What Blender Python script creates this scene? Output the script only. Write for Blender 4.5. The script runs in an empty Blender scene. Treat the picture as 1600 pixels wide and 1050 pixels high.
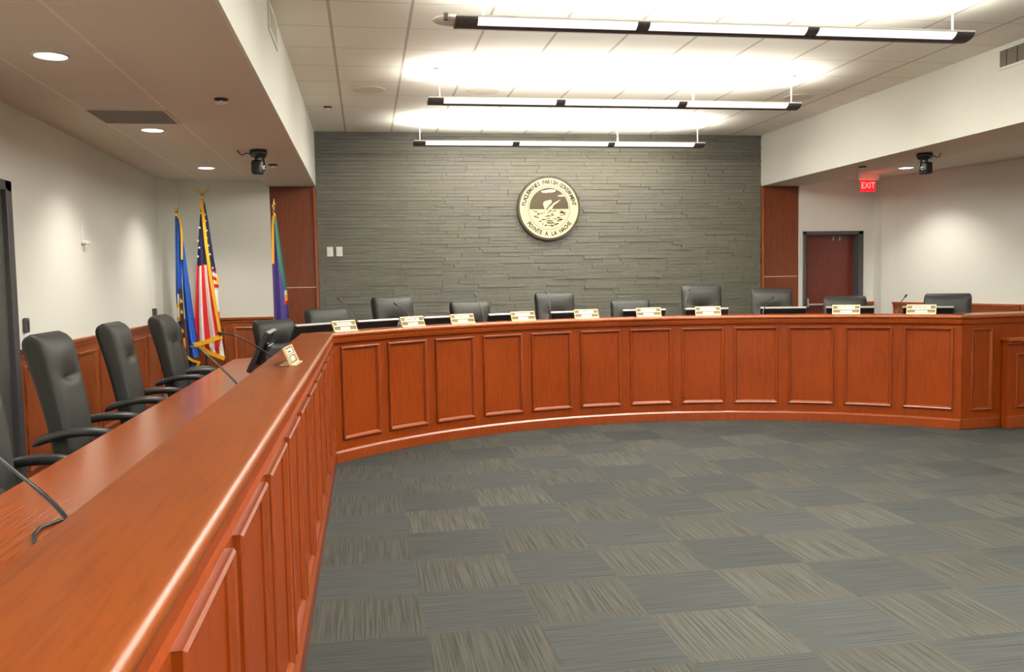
import bpy, bmesh, math, random
from mathutils import Vector, Matrix
random.seed(7)
PI = math.pi
C = bpy.context.scene.collection
sc = bpy.context.scene
sin, cos, rad = math.sin, math.cos, math.radians

# ------------------------------------------------------------------ materials
def new_mat(name):
    m = bpy.data.materials.new(name); m.use_nodes = True
    nt = m.node_tree; b = nt.nodes['Principled BSDF']
    return m, nt, b
def lk(nt, a, b): nt.links.new(a, b)
def plain(name, col, rough=.5, metal=0, spec=.5, emit=None, es=0, bump=0, bscale=200, coat=0):
    m, nt, b = new_mat(name)
    b.inputs['Base Color'].default_value = (*col, 1)
    b.inputs['Roughness'].default_value = rough
    b.inputs['Metallic'].default_value = metal
    b.inputs['Specular IOR Level'].default_value = spec
    b.inputs['Coat Weight'].default_value = coat
    b.inputs['Coat Roughness'].default_value = .15
    n = nt.nodes.new('ShaderNodeTexNoise'); n.inputs['Scale'].default_value = bscale
    tc = nt.nodes.new('ShaderNodeTexCoord'); lk(nt, tc.outputs['Object'], n.inputs['Vector'])
    if bump:
        bp = nt.nodes.new('ShaderNodeBump'); bp.inputs['Strength'].default_value = bump; bp.inputs['Distance'].default_value = .002
        lk(nt, n.outputs['Fac'], bp.inputs['Height']); lk(nt, bp.outputs['Normal'], b.inputs['Normal'])
    else:
        mr = nt.nodes.new('ShaderNodeMapRange'); mr.inputs['To Min'].default_value = max(0, rough - .04); mr.inputs['To Max'].default_value = min(1, rough + .04)
        lk(nt, n.outputs['Fac'], mr.inputs['Value']); lk(nt, mr.outputs['Result'], b.inputs['Roughness'])
    if emit:
        b.inputs['Emission Color'].default_value = (*emit, 1); b.inputs['Emission Strength'].default_value = es
    return m
def wood(name, stretch, c0, c1, rough=.3, coat=.3, scale=9, fine=.35, bmp=.05, spec=.3):
    m, nt, b = new_mat(name)
    tc = nt.nodes.new('ShaderNodeTexCoord'); mp = nt.nodes.new('ShaderNodeMapping')
    mp.inputs['Scale'].default_value = stretch
    lk(nt, tc.outputs['Object'], mp.inputs['Vector'])
    n1 = nt.nodes.new('ShaderNodeTexNoise'); n1.inputs['Scale'].default_value = scale; n1.inputs['Detail'].default_value = 5; n1.inputs['Distortion'].default_value = .6
    n2 = nt.nodes.new('ShaderNodeTexNoise'); n2.inputs['Scale'].default_value = scale * 9; n2.inputs['Detail'].default_value = 4
    n3 = nt.nodes.new('ShaderNodeTexNoise'); n3.inputs['Scale'].default_value = 1.3
    for n in (n1, n2): lk(nt, mp.outputs['Vector'], n.inputs['Vector'])
    lk(nt, tc.outputs['Object'], n3.inputs['Vector'])
    a = nt.nodes.new('ShaderNodeMath'); a.operation = 'MULTIPLY_ADD'; a.inputs[1].default_value = fine
    lk(nt, n2.outputs['Fac'], a.inputs[0]); lk(nt, n1.outputs['Fac'], a.inputs[2])
    a2 = nt.nodes.new('ShaderNodeMath'); a2.operation = 'MULTIPLY_ADD'; a2.inputs[1].default_value = .5
    lk(nt, n3.outputs['Fac'], a2.inputs[0]); lk(nt, a.outputs[0], a2.inputs[2])
    r = nt.nodes.new('ShaderNodeValToRGB')
    r.color_ramp.elements[0].position = .62; r.color_ramp.elements[0].color = (*c0, 1)
    r.color_ramp.elements[1].position = 1.2 if False else 1.0; r.color_ramp.elements[1].color = (*c1, 1)
    lk(nt, a2.outputs[0], r.inputs['Fac']); lk(nt, r.outputs['Color'], b.inputs['Base Color'])
    b.inputs['Roughness'].default_value = rough
    b.inputs['Specular IOR Level'].default_value = spec; b.inputs['Coat Weight'].default_value = coat; b.inputs['Coat Roughness'].default_value = .2
    bp = nt.nodes.new('ShaderNodeBump'); bp.inputs['Strength'].default_value = bmp; bp.inputs['Distance'].default_value = .001
    lk(nt, n2.outputs['Fac'], bp.inputs['Height']); lk(nt, bp.outputs['Normal'], b.inputs['Normal'])
    return m
def tiles(name, col, line, x0, w, y0, h, lx, ly):
    m, nt, b = new_mat(name)
    tc = nt.nodes.new('ShaderNodeTexCoord'); sp = nt.nodes.new('ShaderNodeSeparateXYZ'); lk(nt, tc.outputs['Object'], sp.inputs[0])
    def band(sock, o, per, lw):
        s = nt.nodes.new('ShaderNodeMath'); s.operation = 'SUBTRACT'; s.inputs[1].default_value = o - lw / 2; lk(nt, sock, s.inputs[0])
        d = nt.nodes.new('ShaderNodeMath'); d.operation = 'DIVIDE'; d.inputs[1].default_value = per; lk(nt, s.outputs[0], d.inputs[0])
        f = nt.nodes.new('ShaderNodeMath'); f.operation = 'FRACT'; lk(nt, d.outputs[0], f.inputs[0])
        c = nt.nodes.new('ShaderNodeMath'); c.operation = 'LESS_THAN'; c.inputs[1].default_value = lw / per; lk(nt, f.outputs[0], c.inputs[0])
        return c.outputs[0]
    mx = nt.nodes.new('ShaderNodeMath'); mx.operation = 'MAXIMUM'
    lk(nt, band(sp.outputs['X'], x0, w, lx), mx.inputs[0]); lk(nt, band(sp.outputs['Y'], y0, h, ly), mx.inputs[1])
    n = nt.nodes.new('ShaderNodeTexNoise'); n.inputs['Scale'].default_value = 260; lk(nt, tc.outputs['Object'], n.inputs['Vector'])
    mm = nt.nodes.new('ShaderNodeMix'); mm.data_type = 'RGBA'
    mm.inputs['A'].default_value = (*col, 1); mm.inputs['B'].default_value = (*line, 1)
    lk(nt, mx.outputs[0], mm.inputs['Factor']); lk(nt, mm.outputs['Result'], b.inputs['Base Color'])
    bp = nt.nodes.new('ShaderNodeBump'); bp.inputs['Strength'].default_value = .15; bp.inputs['Distance'].default_value = .002
    lk(nt, n.outputs['Fac'], bp.inputs['Height']); lk(nt, bp.outputs['Normal'], b.inputs['Normal'])
    b.inputs['Roughness'].default_value = .9; b.inputs['Specular IOR Level'].default_value = .2
    return m
def carpet():
    m, nt, b = new_mat('carpet tiles')
    N = nt.nodes.new
    tc = N('ShaderNodeTexCoord'); sp = N('ShaderNodeSeparateXYZ'); lk(nt, tc.outputs['Object'], sp.inputs[0])
    def mth(op, a, v=None, v2=None):
        n = N('ShaderNodeMath'); n.operation = op
        if hasattr(a, 'links'): lk(nt, a, n.inputs[0])
        else: n.inputs[0].default_value = a
        if v is not None:
            if hasattr(v, 'links'): lk(nt, v, n.inputs[1])
            else: n.inputs[1].default_value = v
        if v2 is not None: n.inputs[2].default_value = v2
        return n.outputs[0]
    gx = mth('DIVIDE', mth('SUBTRACT', sp.outputs['X'], .208), .5)
    gy = mth('DIVIDE', mth('SUBTRACT', sp.outputs['Y'], .105), .5)
    ix = mth('FLOOR', gx); iy = mth('FLOOR', gy)
    par = mth('MODULO', mth('ADD', mth('ADD', ix, iy), 100), 2)      # 0 = ribs run away from the viewer
    def ribs(sx, sy):
        mp = N('ShaderNodeMapping'); mp.inputs['Scale'].default_value = (sx, sy, 1); lk(nt, tc.outputs['Object'], mp.inputs['Vector'])
        n = N('ShaderNodeTexNoise'); n.inputs['Scale'].default_value = 1; n.inputs['Detail'].default_value = 2.5; n.inputs['Roughness'].default_value = .6
        lk(nt, mp.outputs['Vector'], n.inputs['Vector']); return n.outputs['Fac']
    mixr = N('ShaderNodeMix'); mixr.data_type = 'FLOAT'
    lk(nt, par, mixr.inputs['Factor']); lk(nt, ribs(110, 2.2), mixr.inputs['A']); lk(nt, ribs(2.2, 110), mixr.inputs['B'])
    wn = N('ShaderNodeTexWhiteNoise'); wn.noise_dimensions = '2D'; cb = N('ShaderNodeCombineXYZ')
    lk(nt, ix, cb.inputs[0]); lk(nt, iy, cb.inputs[1]); lk(nt, cb.outputs[0], wn.inputs['Vector'])
    ra = N('ShaderNodeValToRGB'); ra.color_ramp.elements[0].position = .36; ra.color_ramp.elements[1].position = .60
    ra.color_ramp.elements[0].color = (.026, .0252, .0228, 1); ra.color_ramp.elements[1].color = (.050, .0485, .0435, 1)
    rb = N('ShaderNodeValToRGB'); rb.color_ramp.elements[0].position = .36; rb.color_ramp.elements[1].position = .62
    rb.color_ramp.elements[0].color = (.024, .0252, .0248, 1); rb.color_ramp.elements[1].color = (.0385, .040, .040, 1)
    lk(nt, mixr.outputs['Result'], ra.inputs['Fac']); lk(nt, mixr.outputs['Result'], rb.inputs['Fac'])
    mc = N('ShaderNodeMix'); mc.data_type = 'RGBA'; lk(nt, par, mc.inputs['Factor'])
    lk(nt, ra.outputs['Color'], mc.inputs['A']); lk(nt, rb.outputs['Color'], mc.inputs['B'])
    hv = N('ShaderNodeHueSaturation'); lk(nt, mc.outputs['Result'], hv.inputs['Color'])
    lk(nt, mth('MULTIPLY_ADD', wn.outputs['Value'], .22, .89), hv.inputs['Value'])
    lk(nt, hv.outputs['Color'], b.inputs['Base Color'])
    bp = N('ShaderNodeBump'); bp.inputs['Strength'].default_value = .5; bp.inputs['Distance'].default_value = .004
    lk(nt, mixr.outputs['Result'], bp.inputs['Height']); lk(nt, bp.outputs['Normal'], b.inputs['Normal'])
    b.inputs['Roughness'].default_value = .95; b.inputs['Specular IOR Level'].default_value = .12
    return m
def slate():
    m, nt, b = new_mat('split face slate')
    N = nt.nodes.new
    g = N('ShaderNodeNewGeometry'); tc = N('ShaderNodeTexCoord')
    mp = N('ShaderNodeMapping'); mp.inputs['Scale'].default_value = (5, 5, 22); lk(nt, tc.outputs['Object'], mp.inputs['Vector'])
    n = N('ShaderNodeTexNoise'); n.inputs['Scale'].default_value = 2; n.inputs['Detail'].default_value = 6; lk(nt, mp.outputs['Vector'], n.inputs['Vector'])
    n2 = N('ShaderNodeTexNoise'); n2.inputs['Scale'].default_value = .8; lk(nt, tc.outputs['Object'], n2.inputs['Vector'])
    r = N('ShaderNodeValToRGB'); r.color_ramp.elements[0].color = (.076, .073, .063, 1); r.color_ramp.elements[1].color = (.138, .132, .113, 1)
    a = N('ShaderNodeMath'); a.operation = 'MULTIPLY_ADD'; a.inputs[1].default_value = .35
    lk(nt, g.outputs['Random Per Island'], a.inputs[0]); lk(nt, n.outputs['Fac'], a.inputs[2])
    s = N('ShaderNodeMath'); s.operation = 'SUBTRACT'; s.inputs[1].default_value = .17; lk(nt, a.outputs[0], s.inputs[0])
    lk(nt, s.outputs[0], r.inputs['Fac'])
    r2 = N('ShaderNodeValToRGB'); r2.color_ramp.elements[0].color = (1.0, .99, 1.0, 1); r2.color_ramp.elements[1].color = (1.0, 1.0, .91, 1)
    r2.color_ramp.elements[0].position = .4; r2.color_ramp.elements[1].position = .65
    lk(nt, n2.outputs['Fac'], r2.inputs['Fac'])
    mx = N('ShaderNodeMix'); mx.data_type = 'RGBA'; mx.blend_type = 'MULTIPLY'; mx.inputs['Factor'].default_value = 1
    lk(nt, r.outputs['Color'], mx.inputs['A']); lk(nt, r2.outputs['Color'], mx.inputs['B']); lk(nt, mx.outputs['Result'], b.inputs['Base Color'])
    bp = N('ShaderNodeBump'); bp.inputs['Strength'].default_value = .35; bp.inputs['Distance'].default_value = .006
    lk(nt, n.outputs['Fac'], bp.inputs['Height']); lk(nt, bp.outputs['Normal'], b.inputs['Normal'])
    b.inputs['Roughness'].default_value = .62; b.inputs['Specular IOR Level'].default_value = .35
    return m

CH0, CH1 = (.112, .0158, .0017), (.190, .0300, .0030)
M = {
 'wood_v': wood('cherry panel', (9, 9, .55), CH0, CH1, .42, .0, spec=.16),
 'wood_mould_lit': wood('cherry moulding', (9, 9, .55), (.135, .0205, .0024), (.215, .036, .004), .30, .55, spec=.4),  # cherry lightened so the mouldings' highlight sits in the base colour, plus gloss coat
 'wood_top': wood('cherry worktop', (9, .55, 9), (.20, .036, .0048), (.30, .066, .0088), .22, .08),
 'wood_ledge': wood('cherry ledge straight', (9, .55, 9), (.118, .0225, .0026), (.185, .041, .005), .36, .10, bmp=.02, spec=.2),
 'wood_arc': wood('cherry ledge', (.7, 8, 8), (.175, .034, .0058), (.265, .060, .0100), .27, .22),
 'wood_dark': wood('cherry wall panel', (9, 9, .5), (.075, .016, .007), (.15, .036, .013), .38, .2),
 'wood_wains': wood('cherry wainscot', (8, 8, .55), (.13, .026, .008), (.31, .075, .02), .36, .25),
 'wood_door': wood('mahogany door', (9, 9, .5), (.075, .012, .008), (.13, .024, .013), .35, .25),
 'wall': plain('white painted wall', (.765, .775, .715), .75, spec=.25, bump=.06, bscale=300),
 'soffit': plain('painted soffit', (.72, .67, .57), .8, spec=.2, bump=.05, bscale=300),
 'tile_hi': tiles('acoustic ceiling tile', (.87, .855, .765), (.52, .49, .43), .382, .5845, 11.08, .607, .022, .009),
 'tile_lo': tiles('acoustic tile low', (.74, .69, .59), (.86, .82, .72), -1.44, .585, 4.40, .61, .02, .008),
 'carpet': carpet(), 'slate': slate(),
 'leather': plain('black leather', (.017, .017, .016), .56, spec=.38, bump=.12, bscale=420),
 'arm': plain('black armrest', (.016, .016, .017), .32, spec=.55),
 'black': plain('black plastic', (.008, .008, .009), .4),
 'blackg': plain('black gloss plastic', (.006, .006, .007), .2),
 'silver': plain('silver and lit edge', (.45, .44, .43), .35, .3),
 'chrome': plain('chrome', (.7, .7, .7), .2, 1),
 'screen': plain('dark screen', (.01, .01, .013), .12),
 'lens': plain('frosted lens', (.9, .9, .88), .5, emit=(1, .99, .96), es=.86),
 'lampend': plain('dark anodised end', (.075, .065, .062), .6, .2),
 'white': plain('white enamel', (.82, .81, .78), .45),
 'can': plain('lit downlight', (.9, .9, .9), .5, emit=(1, .97, .95), es=6),
 'grille': plain('grey return air grille', (.15, .125, .09), .6),
 'frame': plain('grey door frame', (.050, .048, .052), .45),
 'curtain': plain('dark grey door', (.045, .043, .040), .6),
 'gold': plain('gold fringe', (.90, .48, .015), .5),
 'brass': plain('polished brass', (.85, .62, .25), .22, 1),
 'goldframe': plain('pale gold frame', (.80, .66, .38), .38, .25),
 'brown': plain('brown plate', (.17, .105, .045), .45),
 'strip': plain('white name strip', (.86, .84, .80), .5),
 'ink': plain('dark lettering', (.03, .025, .02), .7, spec=.1),
 'cream': plain('cream seal', (.68, .63, .43), .8, spec=.1),
 'bronze': plain('dark bronze', (.035, .028, .017), .6, spec=.2),
 'bronze2': plain('brown enamel', (.055, .043, .029), .8, spec=.1),
 'cloudw': plain('pale cloud', (.68, .62, .56), .8, spec=.1),
 'red': plain('flag red', (.62, .006, .012), .6), 'fwhite': plain('flag white', (.86, .84, .80), .6),
 'navy': plain('flag navy', (.010, .010, .055), .6), 'blue': plain('flag blue', (.010, .085, .45), .5),
 'green': plain('flag green', (.02, .14, .10), .55), 'purple': plain('flag purple', (.045, .022, .19), .55),
 'poledark': plain('dark wood pole', (.035, .016, .010), .4),
 'exitred': plain('lit red exit', (.5, .0, .0), .4, emit=(1, .005, .008), es=2.6),
 'exitlet': plain('lit exit letter', (.8, .2, .2), .4, emit=(1, .22, .18), es=2.0),
 'joint': plain('champagne metal', (.60, .50, .38), .35, .5),
 'tread': plain('vent dark', (.05, .048, .042), .6),
}

# ------------------------------------------------------------------ mesh builder
class MB:
    def __init__(s): s.v = []; s.f = []; s.m = []
    def add(s, vs, fs, mi=0, mat=None):
        o = len(s.v)
        for v in vs: s.v.append(tuple(mat @ Vector(v)) if mat else tuple(v))
        for f in fs: s.f.append([i + o for i in f]); s.m.append(mi)
        return s
    def box(s, x0, x1, y0, y1, z0, z1, mi=0, mat=None):
        vs = [(x, y, z) for z in (z0, z1) for y in (y0, y1) for x in (x0, x1)]
        return s.add(vs, [(0, 2, 3, 1), (4, 5, 7, 6), (0, 1, 5, 4), (2, 6, 7, 3), (0, 4, 6, 2), (1, 3, 7, 5)], mi, mat)
    def prism(s, poly, z0, z1, mi=0, mat=None):
        n = len(poly)
        vs = [(x, y, z0) for x, y in poly] + [(x, y, z1) for x, y in poly]
        fs = [tuple(range(n))[::-1], tuple(range(n, 2 * n))] + [(i, (i + 1) % n, (i + 1) % n + n, i + n) for i in range(n)]
        return s.add(vs, fs, mi, mat)
    def loft(s, rings, mi=0, cap=True, mat=None):
        n = len(rings[0]); vs = [p for r in rings for p in r]; fs = []
        for k in range(len(rings) - 1):
            for i in range(n):
                j = (i + 1) % n
                fs.append((k * n + i, k * n + j, (k + 1) * n + j, (k + 1) * n + i))
        if cap: fs += [tuple(range(n))[::-1], tuple(range((len(rings) - 1) * n, len(rings) * n))]
        return s.add(vs, fs, mi, mat)
    def tube(s, path, r, n=8, mi=0, flat=1.0, mat=None):
        pts = [Vector(p) for p in path]; rings = []
        rs = r if isinstance(r, (list, tuple)) else [r] * len(pts)
        for i, p in enumerate(pts):
            t = (pts[min(i + 1, len(pts) - 1)] - pts[max(i - 1, 0)]).normalized()
            ref = Vector((1, 0, 0)) if abs(t.x) < .9 else Vector((0, 0, 1))
            a = (ref - t * ref.dot(t)).normalized(); b = t.cross(a)
            rings.append([p + a * cos(2 * PI * k / n) * rs[i] + b * sin(2 * PI * k / n) * rs[i] * flat for k in range(n)])
        return s.loft(rings, mi, True, mat)
    def lathe(s, prof, n=24, mi=0, mat=None, cap=True):
        rings = [[(r * cos(2 * PI * k / n), r * sin(2 * PI * k / n), z) for k in range(n)] for r, z in prof]
        return s.loft(rings, mi, cap, mat)
    def grid(s, P, nu, nv, mf):
        o = [P(i / nu, j / nv) for j in range(nv + 1) for i in range(nu + 1)]
        base = len(s.v); s.v += [tuple(p) for p in o]
        for j in range(nv):
            for i in range(nu):
                a = base + j * (nu + 1) + i
                s.f.append([a, a + 1, a + nu + 2, a + nu + 1]); s.m.append(mf((i + .5) / nu, (j + .5) / nv))
    def build(s, name, mats, parent=None, smooth=False, bevel=0, seg=2, mw=False):
        me = bpy.data.meshes.new(name); me.from_pydata(s.v, [], s.f)
        if not isinstance(mats, (list, tuple)): mats = [mats]
        for m in mats: me.materials.append(m)
        me.polygons.foreach_set('material_index', s.m)
        bm = bmesh.new(); bm.from_mesh(me); bmesh.ops.recalc_face_normals(bm, faces=bm.faces); bm.to_mesh(me); bm.free()
        if smooth:
            me.polygons.foreach_set('use_smooth', [True] * len(me.polygons))
            try: me.set_sharp_from_angle(angle=rad(smooth if smooth is not True else 40))
            except Exception: pass
        me.update()
        o = bpy.data.objects.new(name, me); C.objects.link(o)
        if parent: o.parent = parent
        if bevel:
            b = o.modifiers.new('edge', 'BEVEL'); b.width = bevel; b.segments = seg; b.limit_method = 'ANGLE'; b.angle_limit = rad(35)
        return o
def tag(o, label=None, cat=None, group=None, kind=None):
    if label: o['label'] = label
    if cat: o['category'] = cat
    if group: o['group'] = group
    if kind: o['kind'] = kind
    return o
def thing(name, label, cat, loc=(0, 0, 0), rz=0, group=None):
    o = bpy.data.objects.new(name, None); C.objects.link(o); o.location = loc; o.rotation_euler = (0, 0, rz)
    o.empty_display_size = .1
    return tag(o, label, cat, group)
def struct(o): return tag(o, kind='structure')
def copy_tree(o, parent=None):
    c = o.copy(); C.objects.link(c); c.parent = parent
    for ch in list(o.children): copy_tree(ch, c)
    return c
def text_mesh(mb, txt, size, fn, mi=0, depth=.0, align='CENTER', bold=0):
    cu = bpy.data.curves.new('t', 'FONT'); cu.body = txt; cu.size = size; cu.align_x = align; cu.align_y = 'CENTER'; cu.extrude = depth; cu.resolution_u = 2; cu.offset = bold
    ob = bpy.data.objects.new('t', cu); C.objects.link(ob)
    dg = bpy.context.evaluated_depsgraph_get(); me = bpy.data.meshes.new_from_object(ob.evaluated_get(dg))
    mb.add([fn(v.co) for v in me.vertices], [tuple(p.vertices) for p in me.polygons], mi)
    bpy.data.objects.remove(ob); bpy.data.curves.remove(cu); bpy.data.meshes.remove(me)

# ------------------------------------------------------------------ camera (fitted to the photograph)
F = 1349.0
def cam_axes(yaw, pit, rol):
    f = Vector((sin(yaw) * cos(pit), cos(yaw) * cos(pit), sin(pit))); r = Vector((cos(yaw), -sin(yaw), 0)); d = f.cross(r)
    return r * cos(rol) + d * sin(rol), d * cos(rol) - r * sin(rol), f
r_, d_, f_ = cam_axes(.166161616, -.0649014822, .0192911851)
cam = bpy.data.cameras.new('camera'); co = bpy.data.objects.new('camera', cam); C.objects.link(co)
mw = Matrix((r_, -d_, -f_)).transposed().to_4x4(); mw.translation = (0, 0, 1.5); co.matrix_world = mw
cam.sensor_width = 36; cam.sensor_fit = 'HORIZONTAL'; cam.lens = F / 1600 * 36; cam.clip_start = .05
sc.camera = co

# ------------------------------------------------------------------ room shell
ZC, ZS, ZT, YB, ZP = 3.45, 2.75, 2.825, 11.5, 0.0          # high ceiling, soffit, low tiled ceiling, slate wall, floor
XL, XR, XW = -.6, 5.52, -2.49
YF, YWL, YWR = -3.5, 11.45, 11.45
RW = [(7.22, YWR), (7.22, 11.25), (7.30, 11.05), (7.75, 9.2), (8.8, 4.9), (8.8, YF)]     # right wall, splayed
struct(MB().box(XW - .2, 9, YF, YB + .3, -.1, 0).build('floor', M['carpet']))
CX, CY = 2.64, 4.605
def arc(r, a): return (CX + r * sin(rad(a)), CY + r * cos(rad(a)))
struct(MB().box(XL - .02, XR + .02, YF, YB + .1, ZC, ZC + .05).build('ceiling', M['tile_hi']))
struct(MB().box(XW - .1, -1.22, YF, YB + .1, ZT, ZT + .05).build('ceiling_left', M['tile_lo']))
struct(MB().box(-1.22, XL - .02, YF, YB + .1, ZS, ZT + .05).build('ceiling_left_border', M['soffit']))
struct(MB().box(XL - .02, XL, YF, YB, ZS - .001, ZC).build('wall_left_soffit', M['wall']))
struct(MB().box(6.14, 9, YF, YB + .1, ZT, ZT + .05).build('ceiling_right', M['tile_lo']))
struct(MB().box(XR + .02, 6.14, YF, YB + .1, ZS, ZT + .05).build('ceiling_right_border', M['soffit']))
struct(MB().box(XR, XR + .02, YF, YB, ZS - .001, ZC).build('wall_right_soffit', M['wall']))
struct(MB().box(XW - .1, XW, YF, YWL + .05, 0, ZT).build('wall_left', M['wall']))
struct(MB().prism([(XW, YWL - .25), (XW + .01, YWL - .25), (-2.30, YWL), (-1.18, YWL), (-1.18, YB + .06), (XW, YB + .06)], 0, ZT).build('wall_back_left', M['wall']))
# right back wall with the door opening
DX0, DX1, DZ = 6.13, 7.05, 2.105
w = MB()
w.box(6.08, DX0, YWR, YB + .25, 0, ZT); w.box(DX1, 7.22, YWR, YB + .25, 0, ZT); w.box(DX0, DX1, YWR, YB + .25, DZ, ZT); w.box(DX0, DX1, YWR + .22, YB + .25, 0, DZ)
struct(w.build('wall_back_right', M['wall']))
struct(MB().prism(RW + [(9, YF), (9, 5.1), (7.95, 9.3), (7.5, 11.2), (7.42, YWR)], 0, ZT).build('wall_right', M['wall']))
struct(MB().box(XW - .1, 9, YF - .1, YF, 0, ZC).build('wall_front', M['wall']))
# slate wall: courses of split stone, each stone its own block in one cladding mesh
w = MB(); w.box(XL, XR, YB + .02, YB + .08, 0, ZC)
z = ZP
while z < ZC - .005:
    h = min(random.choice((.038, .045, .045, .052)), ZC - z); x = XL - random.random() * .4
    while x < XR:
        L = random.uniform(.18, .62); x1 = min(x + L, XR); x0 = max(x, XL)
        if x1 - x0 > .01:
            d = random.choice((0, .002, .004, .006, .009, .013))
            w.box(x0 + .0012, x1 - .0012, YB - d, YB + .03, z + .0013, z + h - .0013)
        x += L
    z += h
struct(w.build('wall_back', M['slate']))
# tall wood panels either side of the slate
def wood_panel(n, x0, x1, zj):
    p = struct(MB().box(x0, x1, YB - .015, YB + .02, ZP, ZS - .003).build(n, M['wood_dark']))
    struct(MB().box(x0 + .03, x1 - .03, YB - .020, YB - .010, zj - .006, zj + .006).build('trim_joint', M['joint'], p))
    return p
lp = wood_panel('trim_1', -1.18, XL - .001, 1.455); rp = wood_panel('trim_2', XR + .001, 6.085, 1.475)
struct(MB().box(XL - .035, XL - .001, YB - .04, YB + .02, ZP, ZS - .003).build('trim_edge', M['wood_wains'], lp))
struct(MB().box(XR + .001, XR + .03, YB - .04, YB + .02, ZP, ZS - .003).build('trim_edge', M['wood_wains'], rp))

def frame_ring(mb, x0, x1, z0, z1, w, d, T):
    """picture-frame moulding on the plane y=0 facing -y, d deep, mapped by T"""
    prof = [(0, 0), (.0, .75), (.22, 1), (.62, .8), (1, .25), (1, 0)]        # (inset, depth)
    rings = []
    for i, k in prof:
        a = i * w
        rings.append([T(x, -k * d, zz) for x, zz in ((x0 + a, z0 + a), (x1 - a, z0 + a), (x1 - a, z1 - a), (x0 + a, z1 - a))])
    mb.loft(rings, 0, False)
def wainscot(name, p0, p1, cap=1.09, base=ZP, pitch=.6, first=.05):
    """wood wainscot along the wall from p0 to p1 (room on the right-hand side)"""
    p0 = Vector((*p0, 0)); p1 = Vector((*p1, 0)); d = (p1 - p0); L = d.length; d.normalize(); nrm = Vector((d.y, -d.x, 0))
    T = lambda x, y, zz: tuple(p0 + d * x - nrm * y + Vector((0, 0, zz)))
    MT = Matrix.Translation(p0) @ Matrix(((d.x, -nrm.x, 0, 0), (d.y, -nrm.y, 0, 0), (0, 0, 1, 0), (0, 0, 0, 1)))
    r = struct(MB().box(0, L, -.018, 0, base, cap - .03, 0, MT).build(name, M['wood_wains']))
    struct(MB().box(0, L, -.045, 0, cap - .03, cap, 0, MT).box(0, L, -.03, 0, cap - .065, cap - .03, 0, MT).box(0, L, -.03, 0, base, base + .1, 0, MT).build('trim_rail', M['wood_wains'], r, bevel=.004))
    x = first
    while x + .2 < L:
        x1 = min(x + pitch - .1, L - .04); mb = MB()
        frame_ring(mb, x, x1, base + .16, cap - .125, .035, .016, lambda a, y, zz: T(a, y - .018, zz))
        if x1 - x > .12: struct(mb.build('trim_panel', M['wood_wains'], r))
        x += pitch
    return r
wainscot('trim_3', (XW + .001, 6.70), (XW + .001, YWL - .25), cap=1.066)
wainscot('trim_4', (-2.30, YWL - .001), (-1.18, YWL - .001), cap=1.09, first=.02)
wainscot('trim_5', (DX1 + .01, YWR - .001), (7.215, YWR - .001), cap=1.09)
wainscot('trim_6', (7.295, 11.05), (7.745, 9.2), cap=1.09)
wainscot('trim_7', (7.748, 9.18), (8.79, 4.95), cap=1.09)

# doors
d1 = MB(); t = .035
d1.box(DX0, DX0 + t, YWR - .03, YWR + .2, ZP, DZ); d1.box(DX1 - t - .04, DX1, YWR - .03, YWR + .2, ZP, DZ); d1.box(DX0, DX1, YWR - .03, YWR + .2, DZ - .05, DZ)
door = struct(d1.build('door_1', M['frame'], bevel=.004))
struct(MB().box(DX0 + t, DX1 - t - .04, YWR + .12, YWR + .165, ZP + .005, DZ - .05).build('door_leaf', M['wood_door'], door))
pb = MB(); pb.box(6.22, 6.80, YWR + .045, YWR + .075, 1.05, 1.075); pb.box(6.22, 6.25, YWR + .04, YWR + .12, 1.03, 1.15); pb.box(6.77, 6.80, YWR + .07, YWR + .12, 1.04, 1.08)
struct(pb.build('door_push_bar', M['silver'], door, bevel=.004))
cl = MB(); cl.box(6.65, 6.665, YWR + .10, YWR + .125, 1.98, 2.03); cl.box(6.75, 6.765, YWR + .10, YWR + .125, 1.98, 2.03)
struct(cl.build('door_closer', M['silver'], door))
d2 = MB(); d2.box(XW, XW + .03, 6.58, 6.69, ZP, 2.265); d2.box(XW, XW + .03, 5.5, 6.69, 2.19, 2.265); d2.box(XW, XW + .045, 6.55, 6.58, ZP, 2.2)
door2 = struct(d2.build('door_2', M['frame'], bevel=.004))
struct(MB().box(XW, XW + .012, 5.55, 6.56, ZP, 2.19).build('door_leaf', M['curtain'], door2))

# ------------------------------------------------------------------ the dais
AL, AR = -48.2, 46.9
def sweep(mb, prof, a0=None, a1=AR, n=64, mi=0, a0f=None):
    rings = []
    for k in range(n + 1):
        ring = []
        for r, zz in prof:
            s0 = a0f(r) if a0f else a0
            ring.append((*arc(r, s0 + (a1 - s0) * k / n), zz))
        rings.append(ring)
    return mb.loft(rings, mi)
def miter(r):            # where the arc meets the plane of the straight wing
    xw = -.285 - max(0, r - 3.925)
    return math.degrees(math.asin(max(-1, (xw - CX) / r)))
def bull(x0, x1, z0, z1):    # ledge profile with rounded room-side nose
    r = (z1 - z0) / 2
    return [(x1, z0), (x1, z1)] + [(x0 + r - r * sin(a), z0 + r + r * cos(a)) for a in [PI * k / 8 for k in range(9)]]
YS = -.8
dais = thing('curved_dais', 'long curved cherry wood council dais with a row of framed panels', 'dais', (CX, CY, 0))
def D(o, par):           # keep world coordinates while parenting to an Empty away from the origin
    o.matrix_parent_inverse = Matrix.Translation(par.location).inverted(); return o
def put(mb, name, mat, par, **k): return D(mb.build(name, mat, par, **k), par)
mb = MB(); sweep(mb, [(3.955, 0), (4.0, 0), (4.0, 1.04), (3.955, 1.04)], a0f=lambda r: math.degrees(math.asin((-.30 - (r - 3.955) - CX) / r)))
put(mb, 'front_panel', M['wood_v'], dais, smooth=30)
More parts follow.
